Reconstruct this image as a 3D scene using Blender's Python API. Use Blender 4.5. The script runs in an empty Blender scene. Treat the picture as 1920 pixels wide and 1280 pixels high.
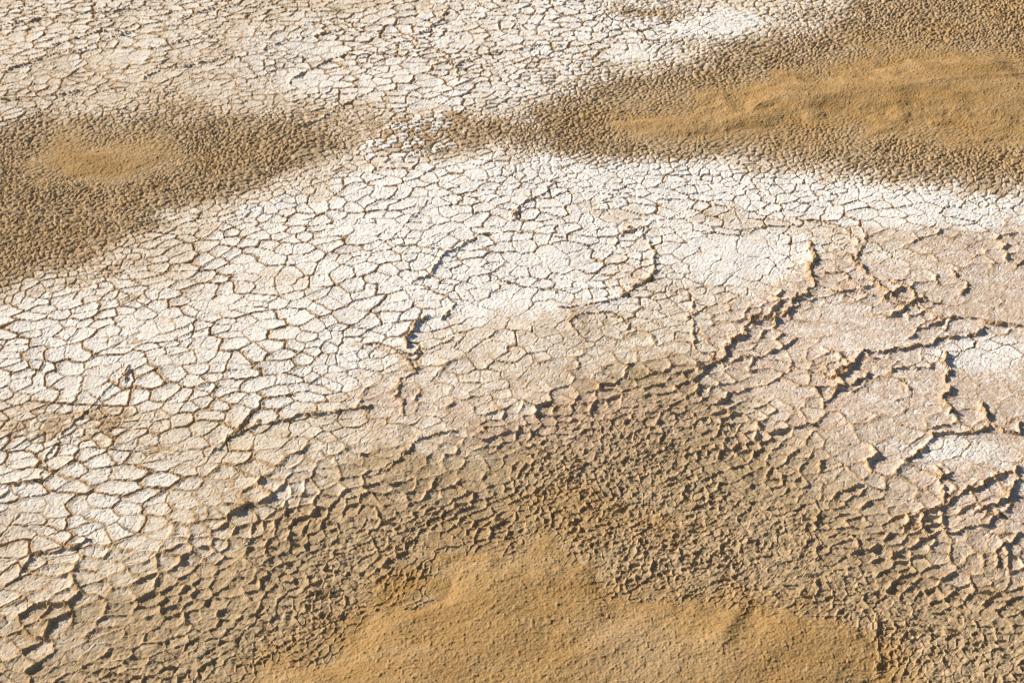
import bpy, math, time
import numpy as np

T0 = time.time()
# ------------------------------------------------------------------ camera
CAM_H = 30.0                    # metres above the salt pan
PITCH = math.radians(32.0)      # downward tilt
FPX = 2955.0                    # focal length in photograph pixels (1920 wide)
PW, PH = 1920.0, 1280.0
scn = bpy.context.scene
cam_d = bpy.data.cameras.new('camera')
cam_d.sensor_width = 36.0
cam_d.sensor_fit = 'HORIZONTAL'
cam_d.lens = 36.0 * FPX / PW
cam_d.clip_start = 0.5
cam_d.clip_end = 20000.0
cam = bpy.data.objects.new('camera', cam_d)
scn.collection.objects.link(cam)
cam.location = (0, 0, CAM_H)
cam.rotation_euler = (math.pi / 2 - PITCH, 0, 0)
scn.camera = cam

# ------------------------------------------------------------------ light
SUN_EL = math.radians(26.0)
SUN_AZ = math.radians(152.0)    # direction TO the sun, counter-clockwise from +X (left and a little beyond)
world = bpy.data.worlds.new('World')
scn.world = world
world.use_nodes = True
wn = world.node_tree
bg = wn.nodes['Background']
sky = wn.nodes.new('ShaderNodeTexSky')
sky.sky_type = 'NISHITA'
sky.sun_disc = False
sky.sun_elevation = SUN_EL
sky.sun_rotation = math.pi / 2 - SUN_AZ
wn.links.new(sky.outputs[0], bg.inputs[0])
bg.inputs[1].default_value = 0.05
sun_d = bpy.data.lights.new('sun', 'SUN')
sun_d.energy = 5.0
sun_d.angle = math.radians(0.5)
sun_d.color = (1.0, 0.93, 0.82)
sun = bpy.data.objects.new('sun', sun_d)
scn.collection.objects.link(sun)
sun.location = (-60, 60, 60)
from mathutils import Vector
to_sun = Vector((math.cos(SUN_EL) * math.cos(SUN_AZ), math.cos(SUN_EL) * math.sin(SUN_AZ), math.sin(SUN_EL)))
sun.rotation_euler = to_sun.to_track_quat('Z', 'Y').to_euler()
scn.view_settings.view_transform = 'Standard'
scn.view_settings.look = 'None'
scn.view_settings.gamma = 1.0
scn.view_settings.exposure = 0.55
scn.cycles.use_denoising = False      # keep the grain crisp

# ------------------------------------------------------------------ numpy tools
F = np.float32
SP, CP = math.sin(PITCH), math.cos(PITCH)

def ground(u, v):
    """photograph pixel -> point on the plain (z = 0)"""
    xc = (np.asarray(u, F) - PW / 2) / FPX
    yc = (PH / 2 - np.asarray(v, F)) / FPX
    t = CAM_H / (SP - yc * CP)
    return xc * t, (CP + yc * SP) * t

def hash2(ix, iy, seed):
    h = (ix.astype(np.int64) * 374761393 + iy.astype(np.int64) * 668265263 + seed * 1442695041) & 0xFFFFFFFF
    h = ((h ^ (h >> 13)) * 1274126177) & 0xFFFFFFFF
    h = ((h ^ (h >> 16)) * 2246822519) & 0xFFFFFFFF
    return (h ^ (h >> 15)) & 0xFFFFFFFF

def h01(ix, iy, seed):
    return (hash2(ix, iy, seed) & 0xFFFFFF).astype(F) / F(16777216.0)

_tabs = {}
def vnoise(x, y, scale, seed):
    """smooth value noise in -1..1; scale = feature size in metres"""
    if seed not in _tabs:
        _tabs[seed] = (np.random.RandomState(seed).rand(256, 256) * 2 - 1).astype(F)
    tab = _tabs[seed]
    xs = x / F(scale) + F(37.3); ys = y / F(scale) + F(11.7)
    fx = np.floor(xs); fy = np.floor(ys)
    ix = fx.astype(np.int32); iy = fy.astype(np.int32)
    fx = xs - fx; fy = ys - fy
    fx = fx * fx * fx * (fx * (fx * 6 - 15) + 10); fy = fy * fy * fy * (fy * (fy * 6 - 15) + 10)
    a = ix & 255; b = (ix + 1) & 255; c = iy & 255; d = (iy + 1) & 255
    n0 = tab[a, c]; n0 = n0 + (tab[b, c] - n0) * fx
    n1 = tab[a, d]; n1 = n1 + (tab[b, d] - n1) * fx
    return n0 + (n1 - n0) * fy

def fbm(x, y, scale, octv, seed, gain=0.5):
    out = np.zeros_like(x); amp = 1.0
    cr, sr = F(0.8), F(0.6)
    for k in range(octv):
        out += F(amp) * vnoise(x, y, scale, seed + k)
        x, y = x * cr - y * sr, x * sr + y * cr
        scale *= 0.5; amp *= gain
    return out

def sstep(a, b, x):
    t = np.clip((x - a) / (b - a), 0, 1)
    return t * t * (3 - 2 * t)

def voronoi(x, y, size, seed, jit=0.82):
    """jittered-grid Voronoi: nearest cell index, neighbour index across the nearest edge,
    distance to that edge (metres), offset from the seed"""
    xs = x / F(size); ys = y / F(size)
    bx = np.floor(xs).astype(np.int32); by = np.floor(ys).astype(np.int32)
    def pt(ix, iy):
        return (ix + F(0.5) + (h01(ix, iy, seed) - F(0.5)) * F(jit),
                iy + F(0.5) + (h01(ix, iy, seed + 77) - F(0.5)) * F(jit))
    best = np.full(x.shape, 1e9, F)
    cx = bx.copy(); cy = by.copy(); px = np.zeros_like(xs); py = np.zeros_like(ys)
    for dx in (-1, 0, 1):
        for dy in (-1, 0, 1):
            ix = bx + dx; iy = by + dy
            qx, qy = pt(ix, iy)
            d = (qx - xs) ** 2 + (qy - ys) ** 2
            m = d < best
            best = np.where(m, d, best); cx = np.where(m, ix, cx); cy = np.where(m, iy, cy)
            px = np.where(m, qx, px); py = np.where(m, qy, py)
    ed = np.full(x.shape, 1e9, F); nx = cx.copy(); ny = cy.copy()
    for dx in (-2, -1, 0, 1, 2):
        for dy in (-2, -1, 0, 1, 2):
            if (dx == 0 and dy == 0) or abs(dx) + abs(dy) == 4:
                continue
            ix = cx + dx; iy = cy + dy
            qx, qy = pt(ix, iy)
            ex = qx - px; ey = qy - py
            L = np.sqrt(ex * ex + ey * ey) + F(1e-6)
            d = (((px + qx) * F(0.5) - xs) * ex + ((py + qy) * F(0.5) - ys) * ey) / L
            m = d < ed
            ed = np.where(m, d, ed); nx = np.where(m, ix, nx); ny = np.where(m, iy, ny)
    ed = np.maximum(ed, 0) * F(size)
    return cx, cy, nx, ny, ed, (xs - px) * F(size), (ys - py) * F(size)

def cell_parent(ix, iy, size, seed, big, bseed):
    """id of the big cell that holds the seed of small cell (ix, iy)"""
    sx = (ix + F(0.5) + (h01(ix, iy, seed) - F(0.5)) * F(0.82)) * F(size)
    sy = (iy + F(0.5) + (h01(ix, iy, seed + 77) - F(0.5)) * F(0.82)) * F(size)
    xs = sx / F(big); ys = sy / F(big)
    bx = np.floor(xs).astype(np.int32); by = np.floor(ys).astype(np.int32)
    best = np.full(sx.shape, 1e9, F); cid = np.zeros(sx.shape, np.int64)
    for dx in (-1, 0, 1):
        for dy in (-1, 0, 1):
            jx = bx + dx; jy = by + dy
            qx = jx + F(0.5) + (h01(jx, jy, bseed) - F(0.5)) * F(0.82)
            qy = jy + F(0.5) + (h01(jx, jy, bseed + 77) - F(0.5)) * F(0.82)
            d = (qx - xs) ** 2 + (qy - ys) ** 2
            m = d < best
            best = np.where(m, d, best); cid = np.where(m, jx.astype(np.int64) * 100003 + jy, cid)
    return cid

# ------------------------------------------------------------------ ground grid (finer near, coarser far)
def axis(lo, hi, step, far_lo, far_hi, grow):
    mid = np.arange(lo, hi + step, step)
    a = []; p = lo; s = step
    while p > far_lo:
        s *= grow; p -= s; a.append(p)
    b = []; p = mid[-1]; s = step
    while p < far_hi:
        s *= grow; p += s; b.append(p)
    return np.array(a[::-1] + list(mid) + b, F)

STEP = 1.82
us = axis(-40, 1960, STEP, -2600, 4500, 1.055)
vs = axis(-30, 1310, STEP, -1180, 2400, 1.06)
vs = np.maximum(vs, -1188.0).astype(F)
NU, NV = len(us), len(vs)
U, V = np.meshgrid(us, vs)
X, Y = ground(U, V)
SHAPE = X.shape
U, V, X, Y = (a.ravel().astype(F) for a in (U, V, X, Y))
N = len(X)
infr = (U > 0) & (U < PW) & (V > 0) & (V < PH)

# ------------------------------------------------------------------ where the kinds of ground lie
def poly_sd(pts, feather_warp=0.0, seed=900):
    """signed distance (positive inside) to an outline given in photograph pixels, measured on the
    plain with the pixel grid of the outline as its map; edge warped by noise"""
    P = np.array(pts, F)
    uu = U + F(feather_warp) * fbm(X, Y, 5.0, 4, seed)
    vv = V + F(feather_warp * 0.6) * fbm(X, Y, 5.0, 4, seed + 20)
    inside = np.zeros(N, bool)
    dist = np.full(N, 1e9, F)
    n = len(P)
    for i in range(n):
        ax, ay = P[i]; bx, by = P[(i + 1) % n]
        ex, ey = bx - ax, by - ay
        if abs(ey) > 1e-6:
            c = ((vv < ay) != (vv < by)) & (uu < (ex * (vv - ay) / ey + ax))
            inside ^= c
        sy = F(1.7)
        L2 = ex * ex + (ey * sy) ** 2 + 1e-6
        t = np.clip(((uu - ax) * ex + (vv - ay) * sy * ey * sy) / L2, 0, 1)
        d = (uu - ax - t * ex) ** 2 + ((vv - ay - t * ey) * sy) ** 2
        dist = np.minimum(dist, d)
    dist = np.sqrt(dist)
    return np.where(inside, dist, -dist)

SAND_OUT = {
 'front': [(430,1330),(500,1275),(590,1215),(700,1148),(770,1108),(800,1064),(850,1030),(910,1018),(1000,1034),(1080,1080),(1200,1112),
           (1300,1120),(1390,1130),(1480,1150),(1560,1185),(1630,1225),(1655,1290),(1700,1500),(1900,2300),(0,2300),(300,1500)],
 'right': [(1190,212),(1280,198),(1360,182),(1440,152),(1560,118),(1700,92),(1850,92),(1960,100),(2500,110),(4000,150),(4000,300),(2500,280),(1920,268),
           (1750,262),(1600,255),(1450,248),(1300,242),(1180,230)],
 'left':  [(80,292),(130,268),(200,258),(290,268),(320,284),(260,300),(190,312),(110,310)],
}
sd_sand = {k: poly_sd(p, 26.0, 900 + 40 * i) for i, (k, p) in enumerate(SAND_OUT.items())}
sdF, sdR, sdL = sd_sand['front'], sd_sand['right'], sd_sand['left']
sand = np.maximum.reduce([sstep(-30, 26, sdF), sstep(-34, 22, sdR), 0.85 * sstep(-22, 14, sdL)])

R_LEFT = [(-2600,330),(-300,290),(0,262),(150,238),(300,226),(450,236),(600,244),(620,254),(640,272),(600,302),(560,334),(450,370),(330,388),
          (260,424),(220,474),(120,528),(0,560),(-300,640),(-2600,900)]
R_RIGHT = [(960,250),(1000,214),(1040,172),(1180,150),(1300,122),(1400,98),(1500,76),(1600,40),(1700,8),(1850,-60),(4000,-400),(4000,400),(2200,372),
           (1920,362),(1850,352),(1700,332),(1500,312),(1300,306),(1100,298),(1010,290),(970,276)]
R_FRONT = [(-2600,1700),(-300,1420),(-100,1310),(60,1225),(180,1160),(290,1105),(400,1045),(500,990),(600,945),(740,900),(850,865),(960,815),(1080,755),(1200,715),
           (1330,760),(1430,830),(1520,895),(1620,955),(1690,1010),(1770,1060),(1850,1090),(1920,1110),(2300,1190),(4400,1450),(4400,2400),(-2600,2400)]
R_TOP = [(1140,-30),(1330,-30),(1300,16),(1240,26),(1160,22)]
rl = poly_sd(R_LEFT, 30.0, 300); rr = poly_sd(R_RIGHT, 30.0, 320); rf = poly_sd(R_FRONT, 40.0, 340); rt = poly_sd(R_TOP, 12.0, 360)
up_l = 1 - sstep(240, 300, V); up_r = 1 - sstep(170, 250, V)      # the far edges fade out more slowly
ramp_l = np.clip((rl + 90 + 60 * up_l) / (200 + 60 * up_l), 0, 1)
ramp_r = np.clip((rr + 100 + 60 * up_r) / (210 + 50 * up_r), 0, 1)
ramp_f = np.clip((rf + 260) / 600, 0, 1)
rough = np.maximum.reduce([ramp_l, ramp_r, ramp_f, 0.45 * sstep(-50, 25, rt)])
rough = np.clip(rough + 0.07 * fbm(X, Y, 3.0, 4, 380) * sstep(0.03, 0.2, rough) * (rough < .97), 0, 1)

def blob(u, v, ru, rv, amp=1.0, warp=0.25, seed=500, ang=0.0):
    c, s = math.cos(math.radians(ang)), math.sin(math.radians(ang))
    du = U - u; dv = V - v
    a = (du * c + dv * s) / ru; b = (-du * s + dv * c) / rv
    d = np.sqrt(a * a + b * b) + F(warp) * fbm(X, Y, 2.5, 4, seed)
    return F(amp) * (1 - sstep(0.55, 1.15, d))

# dusty, broken bands between the plates
dirt = np.zeros(N, F)
for i, b in enumerate([(245,565,38,18,.8),(225,640,50,14,.85),(120,800,150,34,.75,-4),(270,845,90,18,.8,4),(60,770,110,16,.5,8),(700,655,55,12,.6,8),
                       (770,690,40,22,.6,30),(560,985,60,30,.5),(1240,560,70,20,.4,-10),(880,235,110,30,.7),(690,215,60,16,.45),(770,250,110,46,.75),
                       (640,320,30,14,.5),(1580,690,80,26,.55,-8),(1620,720,110,18,.4,14),(1230,25,90,16,.7),(1560,425,70,12,.45,20),(1590,460,30,20,.5),
                       (850,560,26,20,.4),(1080,590,60,14,.35),(1640,340,60,12,.4),(1690,310,40,14,.4),(330,70,60,10,.35,10),(550,100,90,10,.3),
                       (230,500,90,18,.55,-20),(100,540,80,14,.5,-14)]):
    dirt = np.maximum(dirt, blob(*b[:5], seed=510 + 3 * i, ang=b[5] if len(b) > 5 else 0))
rough = np.clip(rough + 0.09 * fbm(X, Y, 3.0, 4, 380) * sstep(0.03, 0.2, rough) * (rough < .97), 0, 1)
rough = np.clip(rough + 0.42 * dirt * (1 - rough), 0, 1)

saddle = np.maximum(blob(810,250,190,60,1,.35,790,-4), blob(690,215,90,30,.7,.35,793))
rough = np.maximum(rough, 0.44 * saddle)
# open plates with hardly a crack
calm = np.zeros(N, F)
for i, b in enumerate([(955,585,150,42,1,-6),(1340,490,130,48,1),(1385,475,90,40,1),(1600,622,140,44,1,4),(1850,740,120,70,1),(1850,560,110,70,.9),(1690,500,50,40,.6),
                       (1850,860,70,40,.7),(1660,760,90,40,.6),(590,150,70,26,.9),(550,85,60,16,.8),(1000,490,80,30,.7),(230,112,90,14,.7),(1330,42,110,22,.8),
                       (1200,105,60,12,.9),(1010,65,70,16,.6),(860,420,70,22,.4),(720,180,40,16,.4),(640,520,70,30,.35)]):
    calm = np.maximum(calm, blob(*b[:5], seed=600 + 3 * i, ang=b[5] if len(b) > 5 else 0))

# pinkish, damp-looking mud under a thin salt film
damp = sstep(-90, 110, poly_sd([(1400,540),(1480,520),(1570,520),(1700,440),(1960,420),(4400,500),(4400,1300),(1960,1090),(1850,1060),(1700,960),(1560,840),(1440,760),
                                (1340,700),(1330,610)], 40.0, 640))
damp = np.maximum(damp, 0.34 * blob(1000,610,200,60,1,.25,660,-5))
damp = np.maximum(damp, 0.30 * blob(850,740,260,90,1,.25,664,-14))
damp = np.maximum(damp, 0.60 * blob(1000,760,300,90,1,.25,668,0))
damp = np.maximum(damp, 0.16 * blob(330,130,420,90,1,.25,672,0))
damp = np.clip(damp + 0.45 * fbm(X, Y, 1.5, 4, 676) * sstep(0.02, 0.3, damp), 0, 1)
damp *= 1 - 0.7 * np.maximum(blob(1830,670,130,46,1,.4,680), blob(1780,850,120,36,1,.4,684))
# chalk-white salt
white = np.zeros(N, F)
for i, b in enumerate([(930,470,330,110,1,-4),(760,400,380,90,.95,-8),(1150,340,420,50,1,2),(1660,385,320,48,1,3),(1000,540,200,70,.9),(450,640,420,120,.75,-12),
                       (120,640,230,110,.85),(60,880,150,70,.6),(820,120,420,110,.6),(1330,45,150,36,.95),(620,140,130,46,.9),(560,90,110,24,.9),(1050,50,300,60,.6),
                       (760,240,60,50,1),(1350,480,170,70,.7),(1850,650,150,60,.6),(200,960,170,70,.5,-20),(500,730,200,60,.6,-8),(1220,100,100,26,.6),
                       (200,70,360,80,.3),(1830,675,150,50,.9),(1780,850,130,40,.75),(1640,620,160,60,.5)]):
    white = np.maximum(white, blob(*b[:5], seed=700 + 3 * i, ang=b[5] if len(b) > 5 else 0))
white = np.clip(white + 0.22 * fbm(X, Y, 1.8, 4, 760), 0, 1)
white *= (1 - 0.75 * sand)

# broken bright salt plates on the dark saddle
salt_saddle = np.maximum(blob(768,240,80,46,1,.5,780), blob(776,284,96,26,1,.5,784))

# ------------------------------------------------------------------ one crack net whose cells shrink towards the sand
from mathutils import kdtree
ang = math.radians(20)
ca, sa = math.cos(ang), math.sin(ang)
def stretch(x, y):           # plates are drawn out a little along a diagonal
    return (x * F(ca) + y * F(sa)) / F(1.18), -x * F(sa) + y * F(ca)
def sample(field, x, y):     # value of a field of the ground grid at any point of the plain
    dz = CAM_H
    f = y * CP + dz * SP; upc = y * SP - dz * CP
    u = PW / 2 + FPX * x / f; v = PH / 2 - FPX * upc / f
    iu = np.clip(np.searchsorted(us, u), 0, NU - 1); iv = np.clip(np.searchsorted(vs, v), 0, NV - 1)
    return field[iv * NU + iu], u, v
size_var = np.exp(0.24 * fbm(X, Y, 2.6, 2, 401))
size_rough = np.maximum.reduce([ramp_l, ramp_r, ramp_f ** 1.9, np.where(ramp_f < .02, rough, 0)])
cell_r = np.interp(size_rough, [0, .2, .4, .6, .8, 1.0], [.51, .39, .29, .22, .18, .15]).astype(F) * (1 + (size_var - 1) * (1 - 0.2 * rough))
cell_r *= 1 + 0.25 * calm
active = (U > -500) & (U < 2420) & (V > -240) & (V < 1600)
rng = np.random.RandomState(4)
b_ = 0.10
ax_, ay_ = stretch(X[active], Y[active])
x0, y0 = ax_.min() - 1, ay_.min() - 1
GW, GH = int((ax_.max() + 1 - x0) / b_) + 20, int((ay_.max() + 1 - y0) / b_) + 20
occx = np.full((GW, GH), 1e6, F); occy = np.full((GW, GH), 1e6, F)
# candidates: as dense as the local cell size asks for
n_try = 2600000
cx_ = rng.uniform(X[active].min(), X[active].max(), n_try).astype(F); cy_ = rng.uniform(Y[active].min(), Y[active].max(), n_try).astype(F)
rr_, cu, cv = sample(cell_r, cx_, cy_)
dens = n_try / ((X[active].max() - X[active].min()) * (Y[active].max() - Y[active].min()))
keep = (cu > -520) & (cu < 2440) & (cv > -250) & (cv < 1620) & (rng.rand(n_try) < 4.5 / (rr_ * rr_) / dens)
qx_, qy_ = stretch(cx_[keep], cy_[keep]); rr_ = np.maximum(rr_[keep] * rng.uniform(0.82, 1.35, keep.sum()).astype(F), 0.145)
sx, sy, sr = [], [], []
bi = ((qx_ - x0) / b_).astype(int); bj = ((qy_ - y0) / b_).astype(int); wi = np.ceil(rr_ / b_).astype(int)
for x, y, r_, i, j, w in zip(qx_.tolist(), qy_.tolist(), rr_.tolist(), bi.tolist(), bj.tolist(), wi.tolist()):
    if occx[i, j] < 1e5: continue
    a = slice(max(i - w, 0), i + w + 1); c = slice(max(j - w, 0), j + w + 1)
    if ((occx[a, c] - x) ** 2 + (occy[a, c] - y) ** 2).min() < r_ * r_: continue
    occx[i, j] = x; occy[i, j] = y
    sx.append(x); sy.append(y); sr.append(r_)
SX, SY, SR = np.array(sx, F), np.array(sy, F), np.array(sr, F)
NS = len(SX)
print('crack cells', NS, 'of', keep.sum(), round(time.time() - T0, 1))
kd = kdtree.KDTree(NS)
for k in range(NS): kd.insert((sx[k], sy[k], 0), k)
kd.balance()
small = np.clip(cell_r / 0.7, 0.42, 1)
wx = X + F(0.30) * fbm(X, Y, 2.4, 2, 11) + small * (F(0.085) * fbm(X, Y, 0.5, 2, 21) + F(0.035) * fbm(X, Y, 0.16, 2, 24))
wy = Y + F(0.30) * fbm(X, Y, 2.4, 2, 31) + small * (F(0.085) * fbm(X, Y, 0.5, 2, 41) + F(0.035) * fbm(X, Y, 0.16, 2, 44))
ai = np.nonzero(active)[0]
px_, py_ = stretch(wx[ai], wy[ai])
TILE = 0.30
ti = np.floor(px_ / TILE).astype(np.int64); tj = np.floor(py_ / TILE).astype(np.int64)
tkey, tinv = np.unique(ti * 1000003 + tj, return_inverse=True)
rep_i = np.zeros(len(tkey), np.int64); rep_i[tinv] = np.arange(len(ai))
KN = 22
cand = np.zeros((len(tkey), KN), np.int32)
tcx = ((ti[rep_i] + .5) * TILE).tolist(); tcy = ((tj[rep_i] + .5) * TILE).tolist()
for k in range(len(tkey)):
    cand[k] = [q[1] for q in kd.find_n((tcx[k], tcy[k], 0), KN)]
CA = cand[tinv]
best = np.full(len(ai), 1e9, F); near = np.zeros(len(ai), np.int32)
for k in range(KN):
    c = CA[:, k]
    d = (SX[c] - px_) ** 2 + (SY[c] - py_) ** 2
    m = d < best
    best = np.where(m, d, best); near = np.where(m, c, near)
nxs, nys = SX[near], SY[near]
ed = np.full(len(ai), 1e9, F); nb_ = near.copy(); soft_sum = np.zeros(len(ai), F)
kk = SR[near] * F(0.045)                              # rounds the corners of the cells
for k in range(KN):
    c = CA[:, k]
    ex = SX[c] - nxs; ey = SY[c] - nys
    L = np.sqrt(ex * ex + ey * ey)
    ok = c != near
    L = np.where(ok, L, 1)
    d = (((nxs + SX[c]) * F(.5) - px_) * ex + ((nys + SY[c]) * F(.5) - py_) * ey) / L
    d = np.where(ok, d, F(9))
    soft_sum += np.exp(-np.clip(d, 0, 9) / kk)
    m = d < ed
    ed = np.where(m, d, ed); nb_ = np.where(m, c, nb_)
ed = np.maximum(-kk * np.log(soft_sum + F(1e-20)), 0)
ed = np.minimum(ed, 5)
def full(v, fill):
    o = np.full(N, fill, v.dtype); o[ai] = v
    return o
SPAR = np.zeros(NS, np.int64)                          # larger blocks: their outlines are the main cracks
bcx = np.floor(SX / 2.6).astype(int); bcy = np.floor(SY / 2.6).astype(int)
bb = np.full(NS, 1e9)
for dx in (-1, 0, 1):
    for dy in (-1, 0, 1):
        jx_ = bcx + dx; jy_ = bcy + dy
        gx_ = (jx_ + .5 + (h01(jx_, jy_, 9) - .5) * .85) * 2.6; gy_ = (jy_ + .5 + (h01(jx_, jy_, 86) - .5) * .85) * 2.6
        d = (gx_ - SX) ** 2 + (gy_ - SY) ** 2
        m = d < bb
        bb = np.where(m, d, bb); SPAR = np.where(m, jx_.astype(np.int64) * 100003 + jy_, SPAR)
lo_, hi_ = np.minimum(near, nb_), np.maximum(near, nb_)
d1 = full(ed, 5.0); er1 = full(h01(lo_, hi_, 66), 0.0); prim = full(SPAR[near] != SPAR[nb_], False)
cellr = full(h01(near, near * 0, 91), 0.5); tx = full(h01(near, near * 0, 93) - F(.5), 0.0); ty = full(h01(near, near * 0, 95) - F(.5), 0.0)
o1x = full((px_ - nxs).astype(F), 0.0); o1y = full((py_ - nys).astype(F), 0.0); cr = full(SR[near], 0.7)
id1 = full(near.astype(np.int64), -1)
d1 = d1.astype(F)
seg = sstep(-0.55, 0.45, fbm(X, Y, 1.6, 3, 71))
s1 = (0.30 + 0.62 * er1 ** 1.2) * (0.66 + 0.44 * seg) * (1 + 0.25 * sstep(55, 80, Y))
s1 = np.where(prim, np.maximum(s1, 0.86 + 0.36 * seg), s1)
s1 = np.where(rough > .3, np.maximum(s1, sstep(.2, .5, rough) * (0.60 + 0.48 * er1)), s1)
s1 = np.clip(s1 * (1 - 0.62 * calm), 0, 1.25).astype(F)
# hairline cracks within the plates
c3x, c3y, n3x, n3y, d3, o3x, o3y = voronoi(X + F(0.07) * fbm(X, Y, 0.5, 3, 121), Y + F(0.07) * fbm(X, Y, 0.5, 3, 131), 0.24, 205, 0.9)
er3 = h01(np.minimum(c3x, n3x) * 7 + np.maximum(c3x, n3x), np.minimum(c3y, n3y) * 5 + np.maximum(c3y, n3y) * 3, 261)
print('crack net', round(time.time() - T0, 1))

# ------------------------------------------------------------------ the long pressure ridges, traced one by one
RIDGES = [  # points (photograph pixels), half width m, height m
 ([(918,441),(890,448),(860,468),(843,482),(812,505),(790,521),(768,536)], .10, .10),
 ([(806,376),(788,398),(760,424),(735,450),(722,458)], .06, .05),
 ([(720,456),(748,462),(785,466),(835,477)], .13, .05),
 ([(918,441),(960,438),(1000,444),(1052,447)], .09, .06),
 ([(768,538),(800,546),(832,556),(849,568),(846,585),(838,605)], .11, .08),
 ([(810,598),(786,604),(773,618),(767,640),(765,657)], .10, .15),
 ([(688,648),(725,655),(755,667)], .16, .06),
 ([(755,667),(790,660),(822,648),(855,636)], .07, .09),
 ([(742,668),(765,684),(775,704),(745,722),(741,750),(754,775)], .14, .06),
 ([(905,517),(940,530),(980,536),(1030,543),(1040,549)], .09, .08),
 ([(1046,582),(1085,576),(1128,570),(1152,556),(1190,541),(1212,521),(1226,500),(1224,478),(1214,457)], .12, .10),
 ([(1150,455),(1157,441),(1180,428),(1196,430),(1202,452)], .09, .09),
 ([(1092,640),(1075,612),(1083,600),(1130,590),(1160,598),(1172,614),(1158,620)], .09, .08),
 ([(1527,535),(1510,556),(1474,583),(1447,597),(1418,588),(1399,600),(1397,622),(1371,636),(1367,657),(1346,680),(1312,700)], .11, .15),
 ([(1517,456),(1523,484),(1521,510),(1527,535)], .22, .14),
 ([(1590,480),(1613,494),(1633,517),(1643,534),(1663,557),(1687,570),(1720,575),(1740,586),(1760,604)], .12, .12),
 ([(1760,604),(1742,616),(1716,626),(1705,640)], .10, .13),
 ([(1760,604),(1790,597),(1823,592),(1852,602),(1884,609),(1935,616)], .15, .11),
 ([(1850,610),(1843,621),(1815,628),(1788,631),(1765,641),(1740,655),(1712,655),(1688,661),(1650,665),(1620,664),(1604,676),(1587,690),(1580,704),(1560,712)], .11, .14),
 ([(1781,668),(1778,690),(1781,702),(1768,716),(1773,735),(1780,746),(1769,762),(1773,777)], .12, .15),
 ([(1670,532),(1700,532),(1712,548),(1724,565),(1737,582)], .09, .10),
 ([(1528,538),(1560,548),(1585,555),(1606,563)], .09, .09),
 ([(1834,748),(1843,767),(1855,793),(1880,810),(1905,812),(1922,797)], .10, .13),
 ([(1852,798),(1820,808),(1770,810),(1750,814),(1740,832),(1722,850),(1703,866)], .11, .13),
 ([(1630,706),(1600,720),(1571,731),(1560,741),(1550,756)], .13, .13),
 ([(1795,503),(1800,528),(1806,553)], .13, .11),
 ([(1490,404),(1530,411),(1570,425),(1600,444),(1612,462),(1604,488)], .15, .08),
 ([(1236,372),(1300,376),(1370,386),(1420,400),(1490,417)], .10, .06),
 ([(1046,344),(1016,366),(985,382),(964,398),(956,414)], .13, .10),
 ([(1280,440),(1330,434),(1392,440),(1440,420)], .08, .06),
 ([(1360,690),(1330,672),(1300,640),(1290,600),(1306,560)], .09, .08),
 ([(1560,712),(1500,690),(1440,672),(1398,660)], .07, .07),
 ([(493,98),(540,76),(590,68),(640,58)], .14, .10),
 ([(545,155),(560,140),(620,110),(650,101),(700,103),(760,108),(812,116),(853,123)], .14, .10),
 ([(853,123),(885,106),(920,100),(980,92),(1010,83)], .14, .11),
 ([(640,48),(716,66),(778,73),(820,92),(850,120),(863,140),(858,152)], .16, .07),
 ([(840,14),(824,40),(798,55),(768,67)], .16, .09),
 ([(1136,26),(1190,63),(1227,83),(1278,93)], .16, .09),
 ([(1190,63),(1214,52),(1262,36),(1320,20)], .12, .09),
 ([(1010,83),(1060,92),(1110,82),(1165,75)], .12, .07),
 ([(0,52),(60,42),(110,32),(207,23),(240,16)], .16, .11),
 ([(98,90),(133,75),(175,68),(240,62)], .14, .11),
 ([(130,107),(155,97),(205,78),(250,65)], .12, .10),
 ([(233,97),(300,95),(345,84),(405,72)], .13, .09),
 ([(275,152),(300,136),(345,130),(395,118),(440,110)], .13, .10),
 ([(0,138),(40,125),(105,108),(132,98)], .13, .10),
 ([(0,192),(60,186),(100,182),(150,168)], .13, .10),
 ([(330,45),(350,32),(390,20),(440,12)], .13, .10),
 ([(560,235),(600,225),(630,205),(660,185),(700,165)], .12, .08),
 ([(92,876),(78,893),(34,916),(0,946),(-40,970)], .15, .05),
 ([(92,876),(98,845),(118,812),(150,775),(190,742),(240,690)], .12, .06),
 ([(157,1016),(133,1030),(90,1036),(63,1041),(50,1066),(13,1100),(-30,1130)], .10, .09),
 ([(467,780),(449,802),(430,826),(400,850)], .10, .09),
 ([(430,826),(483,801),(527,794),(567,783),(633,779),(690,768)], .09, .09),
 ([(240,700),(222,712),(224,720)], .07, .09),
 ([(690,890),(740,868),(790,836),(850,812)], .07, .08),
 ([(1690,990),(1720,970),(1760,950),(1790,930),(1850,900),(1900,890)], .10, .14),
 ([(1755,880),(1766,910),(1763,940),(1740,960)], .09, .13),
 ([(1835,960),(1872,940),(1890,925),(1905,900),(1915,880)], .09, .15),
 ([(1690,985),(1790,1000),(1850,995),(1872,975),(1868,960)], .09, .12),
 ([(1870,1060),(1880,1030),(1925,1010)], .09, .12),
 ([(1505,1040),(1510,1006),(1524,1003),(1527,1035)], .06, .08),
 ([(1530,1040),(1537,1050)], .06, .08),
 ([(560,1208),(640,1172),(700,1148),(740,1130),(765,1106),(788,1078),(806,1052),(824,1034),(880,1018)], .06, .05),
 ([(470,1250),(560,1196),(650,1158),(716,1126),(758,1098),(780,1066),(800,1046)], .05, .05),
 ([(772,1142),(800,1126),(812,1122)], .07, .07),
 ([(1170,1122),(1220,1118),(1290,1114)], .05, .05),
 ([(1645,1160),(1652,1200),(1654,1240),(1640,1270)], .07, .07),
]
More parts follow.
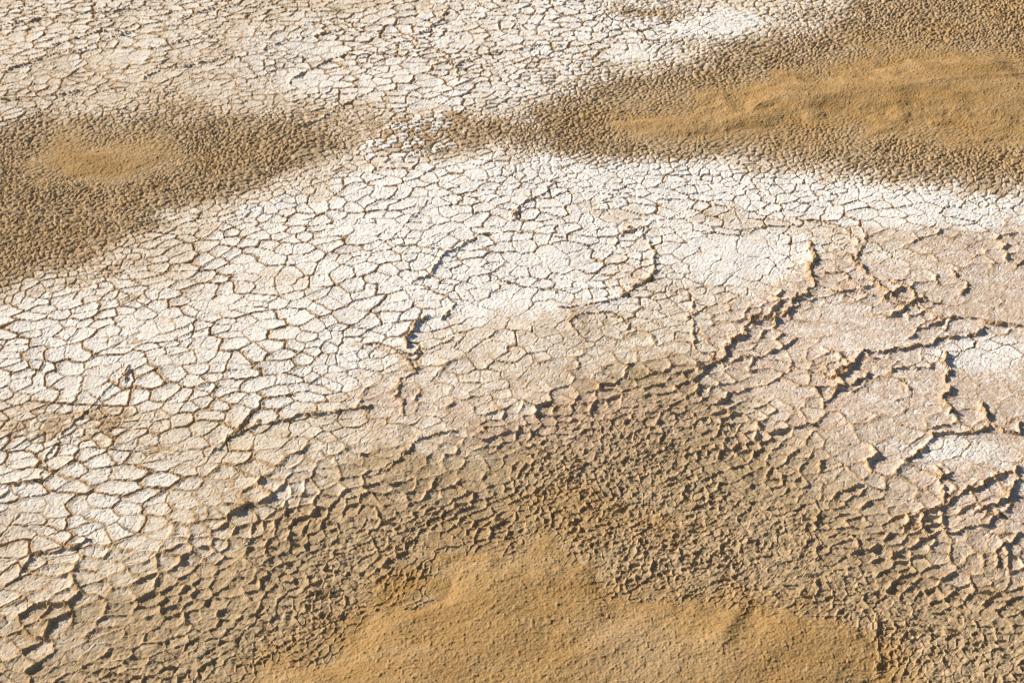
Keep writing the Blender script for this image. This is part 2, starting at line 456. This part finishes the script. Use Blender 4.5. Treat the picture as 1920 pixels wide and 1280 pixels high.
def ridge_pts(pts):
    a = np.array(pts, F)
    gx, gy = ground(a[:, 0], a[:, 1])
    return gx, gy

ridge_h = np.zeros(N, F); ridge_k = np.full(N, -1, np.int32); ridge_near = np.full(N, 9.0, F)
jx = X + F(0.16) * fbm(X, Y, 1.1, 2, 801) + F(0.09) * fbm(X, Y, 0.32, 3, 803)
jy = Y + F(0.22) * fbm(X, Y, 1.1, 2, 811) + F(0.09) * fbm(X, Y, 0.32, 3, 813)
rag = np.clip(1 + F(0.55) * fbm(X, Y, 0.40, 4, 821), 0.10, 1.8)
rag_b = np.clip(1 + F(0.8) * fbm(X, Y, 0.16, 3, 825), 0.2, 1.9)
for k, (pts, hw, ht) in enumerate(RIDGES):
    hw, ht = hw * 0.78, ht * 0.74
    gx, gy = ridge_pts(pts)
    m = np.nonzero((X > gx.min() - 1) & (X < gx.max() + 1) & (Y > gy.min() - 1) & (Y < gy.max() + 1))[0]
    qx, qy = jx[m], jy[m]
    d = np.full(len(m), 9.0, F); dx_ = np.zeros(len(m), F); dy_ = np.zeros(len(m), F)
    for i in range(len(gx) - 1):
        ex, ey = gx[i + 1] - gx[i], gy[i + 1] - gy[i]
        t = np.clip(((qx - gx[i]) * ex + (qy - gy[i]) * ey) / (ex * ex + ey * ey + 1e-6), 0, 1)
        rx, ry = qx - gx[i] - t * ex, qy - gy[i] - t * ey
        dd = np.hypot(rx, ry); mm = dd < d
        d = np.where(mm, dd, d); dx_ = np.where(mm, rx, dx_); dy_ = np.where(mm, ry, dy_)
    rg = rag[m]
    broken = (dx_ * F(.85) - dy_ * F(.5)) > 0       # the plate's broken edge is steep, its back slopes
    w = F(hw) * (0.35 + 0.55 * rg) * np.where(broken, 0.45, 1.0)
    crest = np.clip(1 - d / w, 0, 1)
    prof = np.where(broken, np.sqrt(crest), crest ** 0.9)
    soft = 0.22 * np.exp(-(d / (F(hw) * F(2.2))) ** 2)
    hh = F(ht) * (prof * (0.30 + 0.75 * rg) * (0.75 + 0.25 * rag_b[m]) + soft)
    up = hh > ridge_h[m]
    ridge_h[m] = np.where(up, hh, ridge_h[m])
    inn = (d < w * 1.1) & (d < ridge_near[m])
    ridge_k[m] = np.where(inn, k, ridge_k[m])
    ridge_near[m] = np.minimum(ridge_near[m], d / (F(hw) * (0.35 + 0.5 * rg)))
print('ridges', round(time.time() - T0, 1))

# ------------------------------------------------------------------ height
far = sstep(52, 80, Y)                                # bolder rims farther out on the pan
warm = np.maximum.reduce([sstep(0.2, 0.8, blob(150, 950, 520, 260, 1, .2, 850, -25)), 0.75 * blob(260, 120, 720, 190, 1, .3, 854), 0.6 * blob(200, 640, 460, 300, 1, .3, 857)])
rag2 = np.clip(1 + F(0.6) * fbm(X, Y, 0.3, 3, 831), 0.1, 2.0)
base = F(0.10) * fbm(X, Y, 14.0, 3, 1) + F(0.025) * fbm(X, Y, 2.2, 3, 3)
dense = sstep(0.35, 0.85, rough)
patch = fbm(X, Y, 2.0, 4, 887)
ridgy = np.clip(np.maximum(0.95 * damp * (1 - 0.4 * calm), 0.9 * sstep(0.10, 0.35, ramp_f)), 0, 1)
ridgy = np.clip(ridgy * (0.85 + 0.3 * seg), 0, 1)
frontz = sstep(.15, .45, ramp_f)
groove = np.exp(-(d1 / (0.030 + 0.024 * far)) ** 2)
rim = np.exp(-d1 / (0.13 * np.clip(cr, .2, .6) + 0.02 * far))
lipw = np.clip(0.095 * cr, 0.020, 0.036) + 0.010 * far
r = -(0.105 - 0.055 * dense + 0.03 * far) * s1 * groove * (0.45 + 0.55 * rag2) * (1 - 0.8 * ridgy)
r += (0.040 + 0.034 * far * (1 - dense) + 0.028 * warm * (1 - dense)) * s1 * rim * rag2 * (1 - 0.5 * dense)
r += ridgy * (np.where(prim, 0.070, 0.042) * (1 - frontz) + np.where(prim, 0.068, 0.062) * frontz) * s1 * (np.exp(-(d1 / lipw) ** 1.5) + 0.3 * np.exp(-d1 / (0.17 * np.clip(cr, .15, .45)))) * (0.45 + 0.55 * rag2)
r += np.clip(d1 / (0.16 * cr), 0, 1) * ((0.07 + 0.16 * dense) * (tx * o1x + ty * o1y) + (0.014 + 0.026 * dense) * (cellr - .5)) * (1 - 0.8 * calm)
r += dense * 0.026 * (1 - np.exp(-(d1 / 0.045) ** 1.4))
bump3 = vnoise(X, Y, 0.17, 841); bump4 = vnoise(X, Y, 0.08, 845); bump5 = vnoise(X, Y, 0.36, 846)
r += (0.004 + 0.013 * dense) * (bump3 + 0.8 * bump4) + dense * (0.020 * bump5 + 0.026 * np.abs(fbm(X, Y, 0.26, 2, 849))) + 0.006 * (1 - 0.6 * far) * fbm(X, Y, 0.075, 2, 848)
r += dirt * 0.026 * fbm(X, Y, 0.2, 2, 871)
r -= (1 - dense) * 0.024 * np.exp(-(d3 / 0.022) ** 2) * np.clip(er3 * 2.2 - 1.1, 0, 1) * (1 - 0.3 * calm)
r = r * (1 - 0.4 * salt_saddle) + salt_saddle * 0.045 * sstep(0.02, 0.06, d1)
r *= 1 - 0.72 * np.maximum.reduce([sstep(-85, 60, sdF + 34 * patch), sstep(-110, 45, sdR + 30 * patch), sstep(-75, 20, sdL + 15 * patch)])
w1 = 1 - sstep(0.45, 0.75, rough)
# sand: fills the hollows first, then buries everything; wind streaks along a diagonal, grain
str_x = X * F(math.cos(math.radians(38))) + Y * F(math.sin(math.radians(38)))
str_y = -X * F(math.sin(math.radians(38))) + Y * F(math.cos(math.radians(38)))
streak = fbm(str_x / F(4.0), str_y, 0.9, 4, 881)
str2_x = X * F(math.cos(math.radians(14))) + Y * F(math.sin(math.radians(14)))
str2_y = -X * F(math.sin(math.radians(14))) + Y * F(math.cos(math.radians(14)))
streak2 = fbm(str2_x / F(5.0), str2_y, 1.6, 4, 885)
sstr = np.where(sdR > -80, streak2, streak)
lev = np.maximum.reduce([-0.12 + 0.24 * sstep(-95, 130, sdF + 60 * patch), -0.12 + 0.27 * sstep(-75, 125, sdR + 58 * patch), -0.12 + 0.155 * sstep(-55, 30, sdL + 26 * patch)])
mound = np.maximum.reduce([0.15 * sstep(0, 260, sdF), 0.20 * sstep(0, 150, sdR), 0.03 * sstep(-30, 40, sdL)])
bank = np.exp(-((V - (206 - 0.10 * (U - 1560)) + 8 * fbm(X, Y, 3.0, 3, 893)) / 7.0) ** 2) * sstep(1540, 1680, U)
bank += np.exp(-((V - (190 - 0.16 * (U - 1620)) + 8 * fbm(X, Y, 3.0, 3, 897)) / 5.0) ** 2) * sstep(1600, 1760, U)
hs = lev + 0.024 * sstr + 0.007 * fbm(X, Y, 0.13, 2, 891) + 0.008 * vnoise(X, Y, 0.05, 895) + 0.045 * np.clip(vnoise(X, Y, 0.10, 896) - 0.42, 0, 1) + 0.05 * np.clip(vnoise(X, Y, 0.17, 899) - 0.55, 0, 1) * sstep(-.2, .5, patch)
# one soft hump on the front sand
hump = np.zeros(N, F)
hx, hy = ridge_pts([(1394,1130),(1380,1158),(1364,1186),(1352,1216)])
for i in range(3):
    ex, ey = hx[i + 1] - hx[i], hy[i + 1] - hy[i]
    t = np.clip(((X - hx[i]) * ex + (Y - hy[i]) * ey) / (ex * ex + ey * ey), 0, 1)
    rx, ry = X - hx[i] - t * ex, Y - hy[i] - t * ey
    hump = np.maximum(hump, 0.060 * np.exp(-np.hypot(rx, ry) ** 2 / np.where(rx > 0, 0.24, 0.42) ** 2) * (1 + 0.2 * rag2))
r = r + ridge_h * (0.85 + 0.15 * w1)
sand = sstep(-0.034, 0.034, hs - r)
h = base + mound + r + (hs - r) * sand + 0.045 * np.clip(bank, 0, 1.2) * sand + 1.9 * ridge_h * sand + hump
h = h.astype(F)
nf = 1 - sand
w1 = w1 * nf
print('height', round(time.time() - T0, 1))

# ------------------------------------------------------------------ what the surface is made of (masks, read by the material)
edge1 = np.exp(-d1 / (0.085 * np.clip(cr, .3, .7) + 0.045 * warm + 0.02 * far)) * np.clip(0.35 + 0.8 * s1, 0, 1.1)
dust = np.clip(nf * edge1 * (1 - 0.4 * dense), 0, 1)
dust = np.maximum(dust, np.clip(1.35 - ridge_near, 0, 1) ** 0.7 * np.clip(ridge_h / 0.05, 0, 1))
dust = np.maximum(dust, 0.9 * dirt * sstep(-0.5, 0.5, fbm(X, Y, 0.6, 3, 921)))
salt = 0.40 + 0.60 * white
salt *= 1 - sstep(0.22, 0.80, rough + 0.12 * fbm(X, Y, 0.8, 3, 925) + 0.16 * (cellr - .5))
belt = np.maximum.reduce([0.8 * sstep(0.1, 0.9, ramp_l), 0.8 * sstep(0.1, 0.9, ramp_r), sstep(-270, 130, rf + 60 * fbm(X, Y, 2.0, 4, 927))])
salt *= 1 - 0.75 * saddle
salt *= 1 - 0.72 * belt * (1 - 0.8 * sstep(.3, .9, warm) * sstep(0.06, 0.16, d1))
salt *= 1 - sstep(-170, -40, sdF)
salt *= (1 - sand)
saddle_on = salt_saddle * sstep(0.03, 0.07, d1) * sstep(0.32, 0.42, h01(id1.astype(np.int32), id1.astype(np.int32) * 0, 931))
salt = np.maximum(salt, 1.3 * saddle_on)
dust *= 1 - 0.9 * saddle_on
ochre = np.maximum.reduce([sstep(-120, 10, sdF) * (0.5 + 0.5 * sstep(-.4, .4, fbm(X, Y, 3.0, 3, 941))), sstep(-60, 30, sdR), 0.8 * sstep(-60, 14, sdL), 0.5 * blob(1080, 970, 260, 50, 1, .4, 951, 6),
                           0.45 * sstep(.5, 1, ramp_l), 0.55 * sstep(.5, 1, ramp_r)])
ochre = np.clip(ochre, 0, 1)

cols_a = np.stack([np.clip(salt, 0, 1), np.clip(sand, 0, 1), np.clip(dust, 0, 1), np.clip(damp, 0, 1)], 1).astype(F)
cols_b = np.stack([cellr, np.clip(rough, 0, 1), ochre, np.clip(warm, 0, 1)], 1).astype(F)

# ------------------------------------------------------------------ materials
def ground_material():
    m = bpy.data.materials.new('salt_pan')
    m.use_nodes = True
    nt = m.node_tree; nd = nt.nodes; lk = nt.links
    bs = nd['Principled BSDF']
    def node(t, **kw):
        n = nd.new(t)
        for k, v in kw.items():
            setattr(n, k, v)
        return n
    def setv(sock, v):
        if hasattr(v, 'is_linked') or isinstance(v, bpy.types.NodeSocket):
            lk.new(v, sock)
        else:
            sock.default_value = v
    def math_(op, a, b=0.0, clamp=False):
        n = node('ShaderNodeMath', operation=op, use_clamp=clamp)
        setv(n.inputs[0], a); setv(n.inputs[1], b)
        return n.outputs[0]
    def mix(f, a, b):
        n = node('ShaderNodeMix', data_type='RGBA')
        setv(n.inputs[0], f); setv(n.inputs[6], a); setv(n.inputs[7], b)
        return n.outputs[2]
    def ramp(x, lo, hi):
        n = node('ShaderNodeMapRange', interpolation_type='SMOOTHSTEP')
        setv(n.inputs[0], x); n.inputs[1].default_value = lo; n.inputs[2].default_value = hi
        return n.outputs[0]
    pos = node('ShaderNodeNewGeometry').outputs['Position']
    def noise(scale, detail=4, rough=0.6, dist=0.0):
        n = node('ShaderNodeTexNoise')
        lk.new(pos, n.inputs['Vector'])
        n.inputs['Scale'].default_value = scale; n.inputs['Detail'].default_value = detail
        n.inputs['Roughness'].default_value = rough; n.inputs['Distortion'].default_value = dist
        return n.outputs[0]
    A = node('ShaderNodeAttribute', attribute_name='kinds'); B = node('ShaderNodeAttribute', attribute_name='traits')
    sa = node('ShaderNodeSeparateColor'); lk.new(A.outputs['Color'], sa.inputs[0])
    sb = node('ShaderNodeSeparateColor'); lk.new(B.outputs['Color'], sb.inputs[0])
    salt_, sand_, dust_ = sa.outputs; damp_ = A.outputs['Alpha']
    cell_, rough_, ochre_ = sb.outputs; warm_ = B.outputs['Alpha']
    n_big = noise(0.35, 4); n_mid = noise(2.2, 5, 0.65); n_fine = noise(9.0, 5, 0.7); n_grit = noise(26.0, 3, 0.7)
    n_broad = noise(0.09, 3)
    # mud: tan, duller to pinkish
    mud = mix(ramp(n_mid, .3, .7), (0.40, 0.28, 0.155, 1), (0.50, 0.37, 0.225, 1))
    mud = mix(math_('MULTIPLY', damp_, 0.65), mud, (0.52, 0.37, 0.265, 1))
    mud = mix(math_('MULTIPLY', ochre_, ramp(n_big, .25, .6)), mud, (0.41, 0.24, 0.082, 1))
    # salt film: cream to white, patchy
    pale = mix(ramp(n_mid, .35, .65), (0.68, 0.555, 0.42, 1), (0.78, 0.68, 0.56, 1))
    white_ = mix(ramp(n_mid, .3, .7), (0.83, 0.765, 0.68, 1), (0.88, 0.845, 0.795, 1))
    vary = math_('ADD', math_('MULTIPLY', math_('SUBTRACT', n_mid, 0.5), 0.7), math_('MULTIPLY', math_('SUBTRACT', cell_, 0.5), 0.16))
    sm = math_('ADD', salt_, math_('MULTIPLY', vary, ramp(salt_, .0, .35)))
    film = mix(ramp(sm, .30, .85), mix(ramp(sm, .02, .36), mud, pale), white_)
    # damp pan: brown-pink mud flecked and veined with salt
    vo = node('ShaderNodeTexVoronoi', feature='DISTANCE_TO_EDGE')
    wv = node('ShaderNodeVectorMath', operation='ADD')
    nv = node('ShaderNodeTexNoise'); lk.new(pos, nv.inputs['Vector']); nv.inputs['Scale'].default_value = 3.0; nv.inputs['Detail'].default_value = 4
    sc = node('ShaderNodeVectorMath', operation='SCALE'); lk.new(nv.outputs['Color'], sc.inputs[0]); sc.inputs['Scale'].default_value = 0.5
    lk.new(pos, wv.inputs[0]); lk.new(sc.outputs[0], wv.inputs[1])
    lk.new(wv.outputs[0], vo.inputs['Vector']); vo.inputs['Scale'].default_value = 2.6
    vein = math_('SUBTRACT', 1.0, ramp(vo.outputs['Distance'], 0.0, 0.07))
    fleck = ramp(math_('ADD', n_fine, math_('MULTIPLY', math_('SUBTRACT', n_mid, .5), .8)), .46, .66)
    fl = math_('MULTIPLY', math_('MAXIMUM', fleck, math_('MULTIPLY', vein, ramp(n_big, .4, .6))), ramp(salt_, .1, .5))
    pink = mix(fl, (0.53, 0.375, 0.268, 1), (0.82, 0.74, 0.66, 1))
    col = mix(math_('MULTIPLY', math_('MULTIPLY', ramp(math_('ADD', damp_, math_('MULTIPLY', math_('SUBTRACT', n_mid, .5), math_('MULTIPLY', ramp(damp_, 0, .3), 1.2))), .1, .9), 0.72), ramp(salt_, .05, .4)), film, pink)
    # dust caught along crack rims and ridges
    du = ramp(math_('ADD', dust_, math_('MULTIPLY', math_('SUBTRACT', n_fine, .5), .45)), .22, .75)
    dustc = mix(ramp(n_fine, .3, .7), (0.38, 0.235, 0.110, 1), (0.52, 0.36, 0.195, 1))
    col = mix(math_('MULTIPLY', du, .9), col, dustc)
    # warm staining of the plates
    col = mix(math_('MULTIPLY', math_('MULTIPLY', warm_, ramp(n_mid, .35, .75)), .5), col, (0.58, 0.43, 0.25, 1))
    # sand
    mp = node('ShaderNodeMapping'); lk.new(pos, mp.inputs[0]); mp.inputs['Rotation'].default_value = (0, 0, math.radians(-24)); mp.inputs['Scale'].default_value = (0.16, 1.0, 1.0)
    ns = node('ShaderNodeTexNoise'); lk.new(mp.outputs[0], ns.inputs['Vector']); ns.inputs['Scale'].default_value = 1.3; ns.inputs['Detail'].default_value = 6; ns.inputs['Roughness'].default_value = 0.65
    sandc = mix(ramp(n_big, .3, .7), (0.36, 0.209, 0.073, 1), (0.44, 0.270, 0.108, 1))
    sandc = mix(math_('MULTIPLY', ramp(ns.outputs[0], .45, .72), .75), sandc, (0.49, 0.33, 0.165, 1))
    sandc = mix(math_('MULTIPLY', ramp(n_broad, .5, .68), .6), sandc, (0.47, 0.325, 0.185, 1))
    sandc = mix(math_('MULTIPLY', ramp(n_grit, .54, .72), .6), sandc, (0.64, 0.49, 0.30, 1))
    sandc = mix(math_('MULTIPLY', ramp(noise(31.0, 2, .6), .56, .72), .5), sandc, (0.24, 0.145, 0.06, 1))
    col = mix(ramp(math_('ADD', sand_, math_('MULTIPLY', math_('SUBTRACT', n_fine, .5), .5)), .25, .8), col, sandc)
    # grit flecks
    dark = math_('MULTIPLY', ramp(noise(14.0, 5, .8), .56, .70), 0.75)
    col = mix(dark, col, mix(.5, col, (0.20, 0.13, 0.08, 1)))
    lk.new(col, bs.inputs['Base Color'])
    bs.inputs['Roughness'].default_value = 0.92
    bs.inputs['Specular IOR Level'].default_value = 0.15
    # fine relief
    b1 = node('ShaderNodeBump'); b1.inputs['Strength'].default_value = 0.8; b1.inputs['Distance'].default_value = 0.03
    lk.new(n_fine, b1.inputs['Height'])
    b2 = node('ShaderNodeBump'); b2.inputs['Strength'].default_value = 0.8; b2.inputs['Distance'].default_value = 0.02
    lk.new(noise(20.0, 3, .7), b2.inputs['Height']); lk.new(b1.outputs[0], b2.inputs['Normal'])
    lk.new(b2.outputs[0], bs.inputs['Normal'])
    return m
MAT = ground_material()

# ------------------------------------------------------------------ cut the surface into its pieces
ii = (np.arange(NV - 1)[:, None] * NU + np.arange(NU - 1)[None, :]).ravel()
# rows run from far (small v) to near: order the corners so that faces look up
QUADS = np.stack([ii + NU, ii + NU + 1, ii + 1, ii], 1).astype(np.int32)
P3 = np.stack([X, Y, h], 1).astype(F)
fi = QUADS[:, 0]
f_in = infr[fi]
region = np.zeros(len(QUADS), np.int64)              # 0 = ground
KIND = {}                                            # region number -> (kind, index)
next_id = 1
# loose-edged plates: the 300 that show largest
plate_ok = (rough[fi] < 0.55) & (sand[fi] < 0.4) & (id1[fi] >= 0)
cid = np.where(plate_ok & f_in, id1[fi], -1)
uniq, cnt = np.unique(cid[cid != -1], return_counts=True)
order = np.argsort(-cnt)
top_plates = uniq[order[:300]]
for c in top_plates:
    KIND[next_id] = 'salt_plate'; next_id += 1
lut_sort = np.argsort(top_plates); tp_sorted = top_plates[lut_sort]
allc = id1[fi]
pos_ = np.clip(np.searchsorted(tp_sorted, allc), 0, len(tp_sorted) - 1)
hit = (tp_sorted[pos_] == allc) & (rough[fi] < 0.65) & (sand[fi] < 0.4)
region[hit] = 1 + lut_sort[pos_[hit]]
REST = next_id; KIND[REST] = 'salt_plate_rest'; next_id += 1
region[(region == 0) & plate_ok] = REST
# clods of the rough belts: the 300 that show largest
clod_ok = (rough[fi] > 0.55) & (id1[fi] >= 0) & (sand[fi] < 0.35)
cc = id1[fi]
uq, ct = np.unique(cc[clod_ok & f_in & (region == 0)], return_counts=True)
top_clods = np.sort(uq[np.argsort(-ct)[:300]])
pos_ = np.clip(np.searchsorted(top_clods, cc), 0, len(top_clods) - 1)
hit = (top_clods[pos_] == cc) & clod_ok & (region == 0)
region[hit] = next_id + pos_[hit]
for c in top_clods:
    KIND[next_id] = 'mud_clod'; next_id += 1
# the sand
for k, sdv in sd_sand.items():
    hit = (sdv[fi] > (-70 if k != 'left' else -40)) & (sand[fi] > 0.5) & (f_in | (sdv[fi] > 0))
    region[hit] = next_id; KIND[next_id] = 'sand_' + k; next_id += 1
# ridges
rk = ridge_k[fi]
for k in range(len(RIDGES)):
    hit = rk == k
    if hit.sum() < 12: continue
    region[hit] = next_id; KIND[next_id] = 'mud_ridge'; next_id += 1

col_ = scn.collection
SKIRT = 0.09
def build(name, faces, parent=None, skirt=True):
    """one mesh object from grid faces; its origin at its base centre; sides go down into the ground"""
    q = QUADS[faces]
    used, inv = np.unique(q, return_inverse=True)
    q = inv.reshape(q.shape)
    co = P3[used].copy()
    A_ = cols_a[used]; B_ = cols_b[used]
    if skirt:
        e = np.concatenate([q[:, [0, 1]], q[:, [1, 2]], q[:, [2, 3]], q[:, [3, 0]]])
        key = np.minimum(e[:, 0], e[:, 1]).astype(np.int64) * (len(co) + 1) + np.maximum(e[:, 0], e[:, 1])
        _, first, n = np.unique(key, return_index=True, return_counts=True)
        be = e[first[n == 1]]
        bv, binv = np.unique(be, return_inverse=True)
        binv = binv.reshape(be.shape) + len(co)
        low = co[bv].copy(); low[:, 2] -= SKIRT
        co = np.concatenate([co, low])
        A_ = np.concatenate([A_, A_[bv]]); B_ = np.concatenate([B_, B_[bv]])
        q = np.concatenate([q, np.stack([be[:, 1], be[:, 0], binv[:, 0], binv[:, 1]], 1)])
    org = np.array([0, 0, 0], F)
    if skirt:
        mn, mx = co.min(0), co.max(0)
        org = np.array([(mn[0] + mx[0]) / 2, (mn[1] + mx[1]) / 2, mn[2]], F)
    co = co - org
    me = bpy.data.meshes.new(name)
    me.vertices.add(len(co)); me.vertices.foreach_set('co', co.ravel())
    me.loops.add(q.size); me.loops.foreach_set('vertex_index', q.ravel().astype(np.int32))
    me.polygons.add(len(q))
    me.polygons.foreach_set('loop_start', np.arange(0, q.size, 4, dtype=np.int32))
    me.update(calc_edges=True)
    at = me.attributes.new('kinds', 'FLOAT_COLOR', 'POINT'); at.data.foreach_set('color', A_.astype(F).ravel())
    at = me.attributes.new('traits', 'FLOAT_COLOR', 'POINT'); at.data.foreach_set('color', B_.astype(F).ravel())
    me.materials.append(MAT)
    me.polygons.foreach_set('use_smooth', np.zeros(len(q), bool))
    o = bpy.data.objects.new(name, me)
    col_.objects.link(o)
    o.location = [float(t) for t in org]
    if parent is not None:
        o.parent = parent
    return o

srt = np.argsort(region, kind='stable')
rs = region[srt]
bounds = np.searchsorted(rs, np.arange(next_id + 1))
def faces_of(r):
    return srt[bounds[r]:bounds[r + 1]]

ground_o = build('ground', faces_of(0), skirt=False)
ground_o['kind'] = 'structure'
SAND_LABEL = {
 'sand_front': 'broad smooth ochre sand drift ringed by a raised net of crumbled brown mud',
 'sand_right': 'long streaked ochre sand drift beyond the white cracked plates, with low wavy banks',
 'sand_left': 'small ochre sand drift enclosed by a dark belt of fine crumbled mud',
}
for r, k in KIND.items():
    f = faces_of(r)
    if len(f) == 0: continue
    if k == 'salt_plate_rest':
        o = build('salt_plate', f, ground_o, skirt=False); o['kind'] = 'stuff'
    elif k.startswith('sand_'):
        o = build('sand_drift', f)
        o['label'] = SAND_LABEL[k]; o['category'] = 'sand drift'
    else:
        build(k, f, ground_o)
# firm bed of mud below the plates and clods
bed_u = np.unique(np.r_[np.arange(0, NU, 6), NU - 1]); bed_v = np.unique(np.r_[np.arange(0, NV, 6), NV - 1])
gi = (bed_v[:, None] * NU + bed_u[None, :])
co = P3[gi.ravel()].copy(); co[:, 2] = -0.45
nb = len(bed_u)
jj = (np.arange(len(bed_v) - 1)[:, None] * nb + np.arange(nb - 1)[None, :]).ravel()
bq = np.stack([jj + nb, jj + nb + 1, jj + 1, jj], 1)
me = bpy.data.meshes.new('mud_bed')
me.from_pydata(co.tolist(), [], bq.tolist())
at = me.attributes.new('kinds', 'FLOAT_COLOR', 'POINT'); at = me.attributes.new('traits', 'FLOAT_COLOR', 'POINT')
me.materials.append(MAT)
o = bpy.data.objects.new('mud_bed', me); col_.objects.link(o); o.parent = ground_o
print('regions', next_id, 'quads', len(QUADS), 'done', round(time.time() - T0, 1))
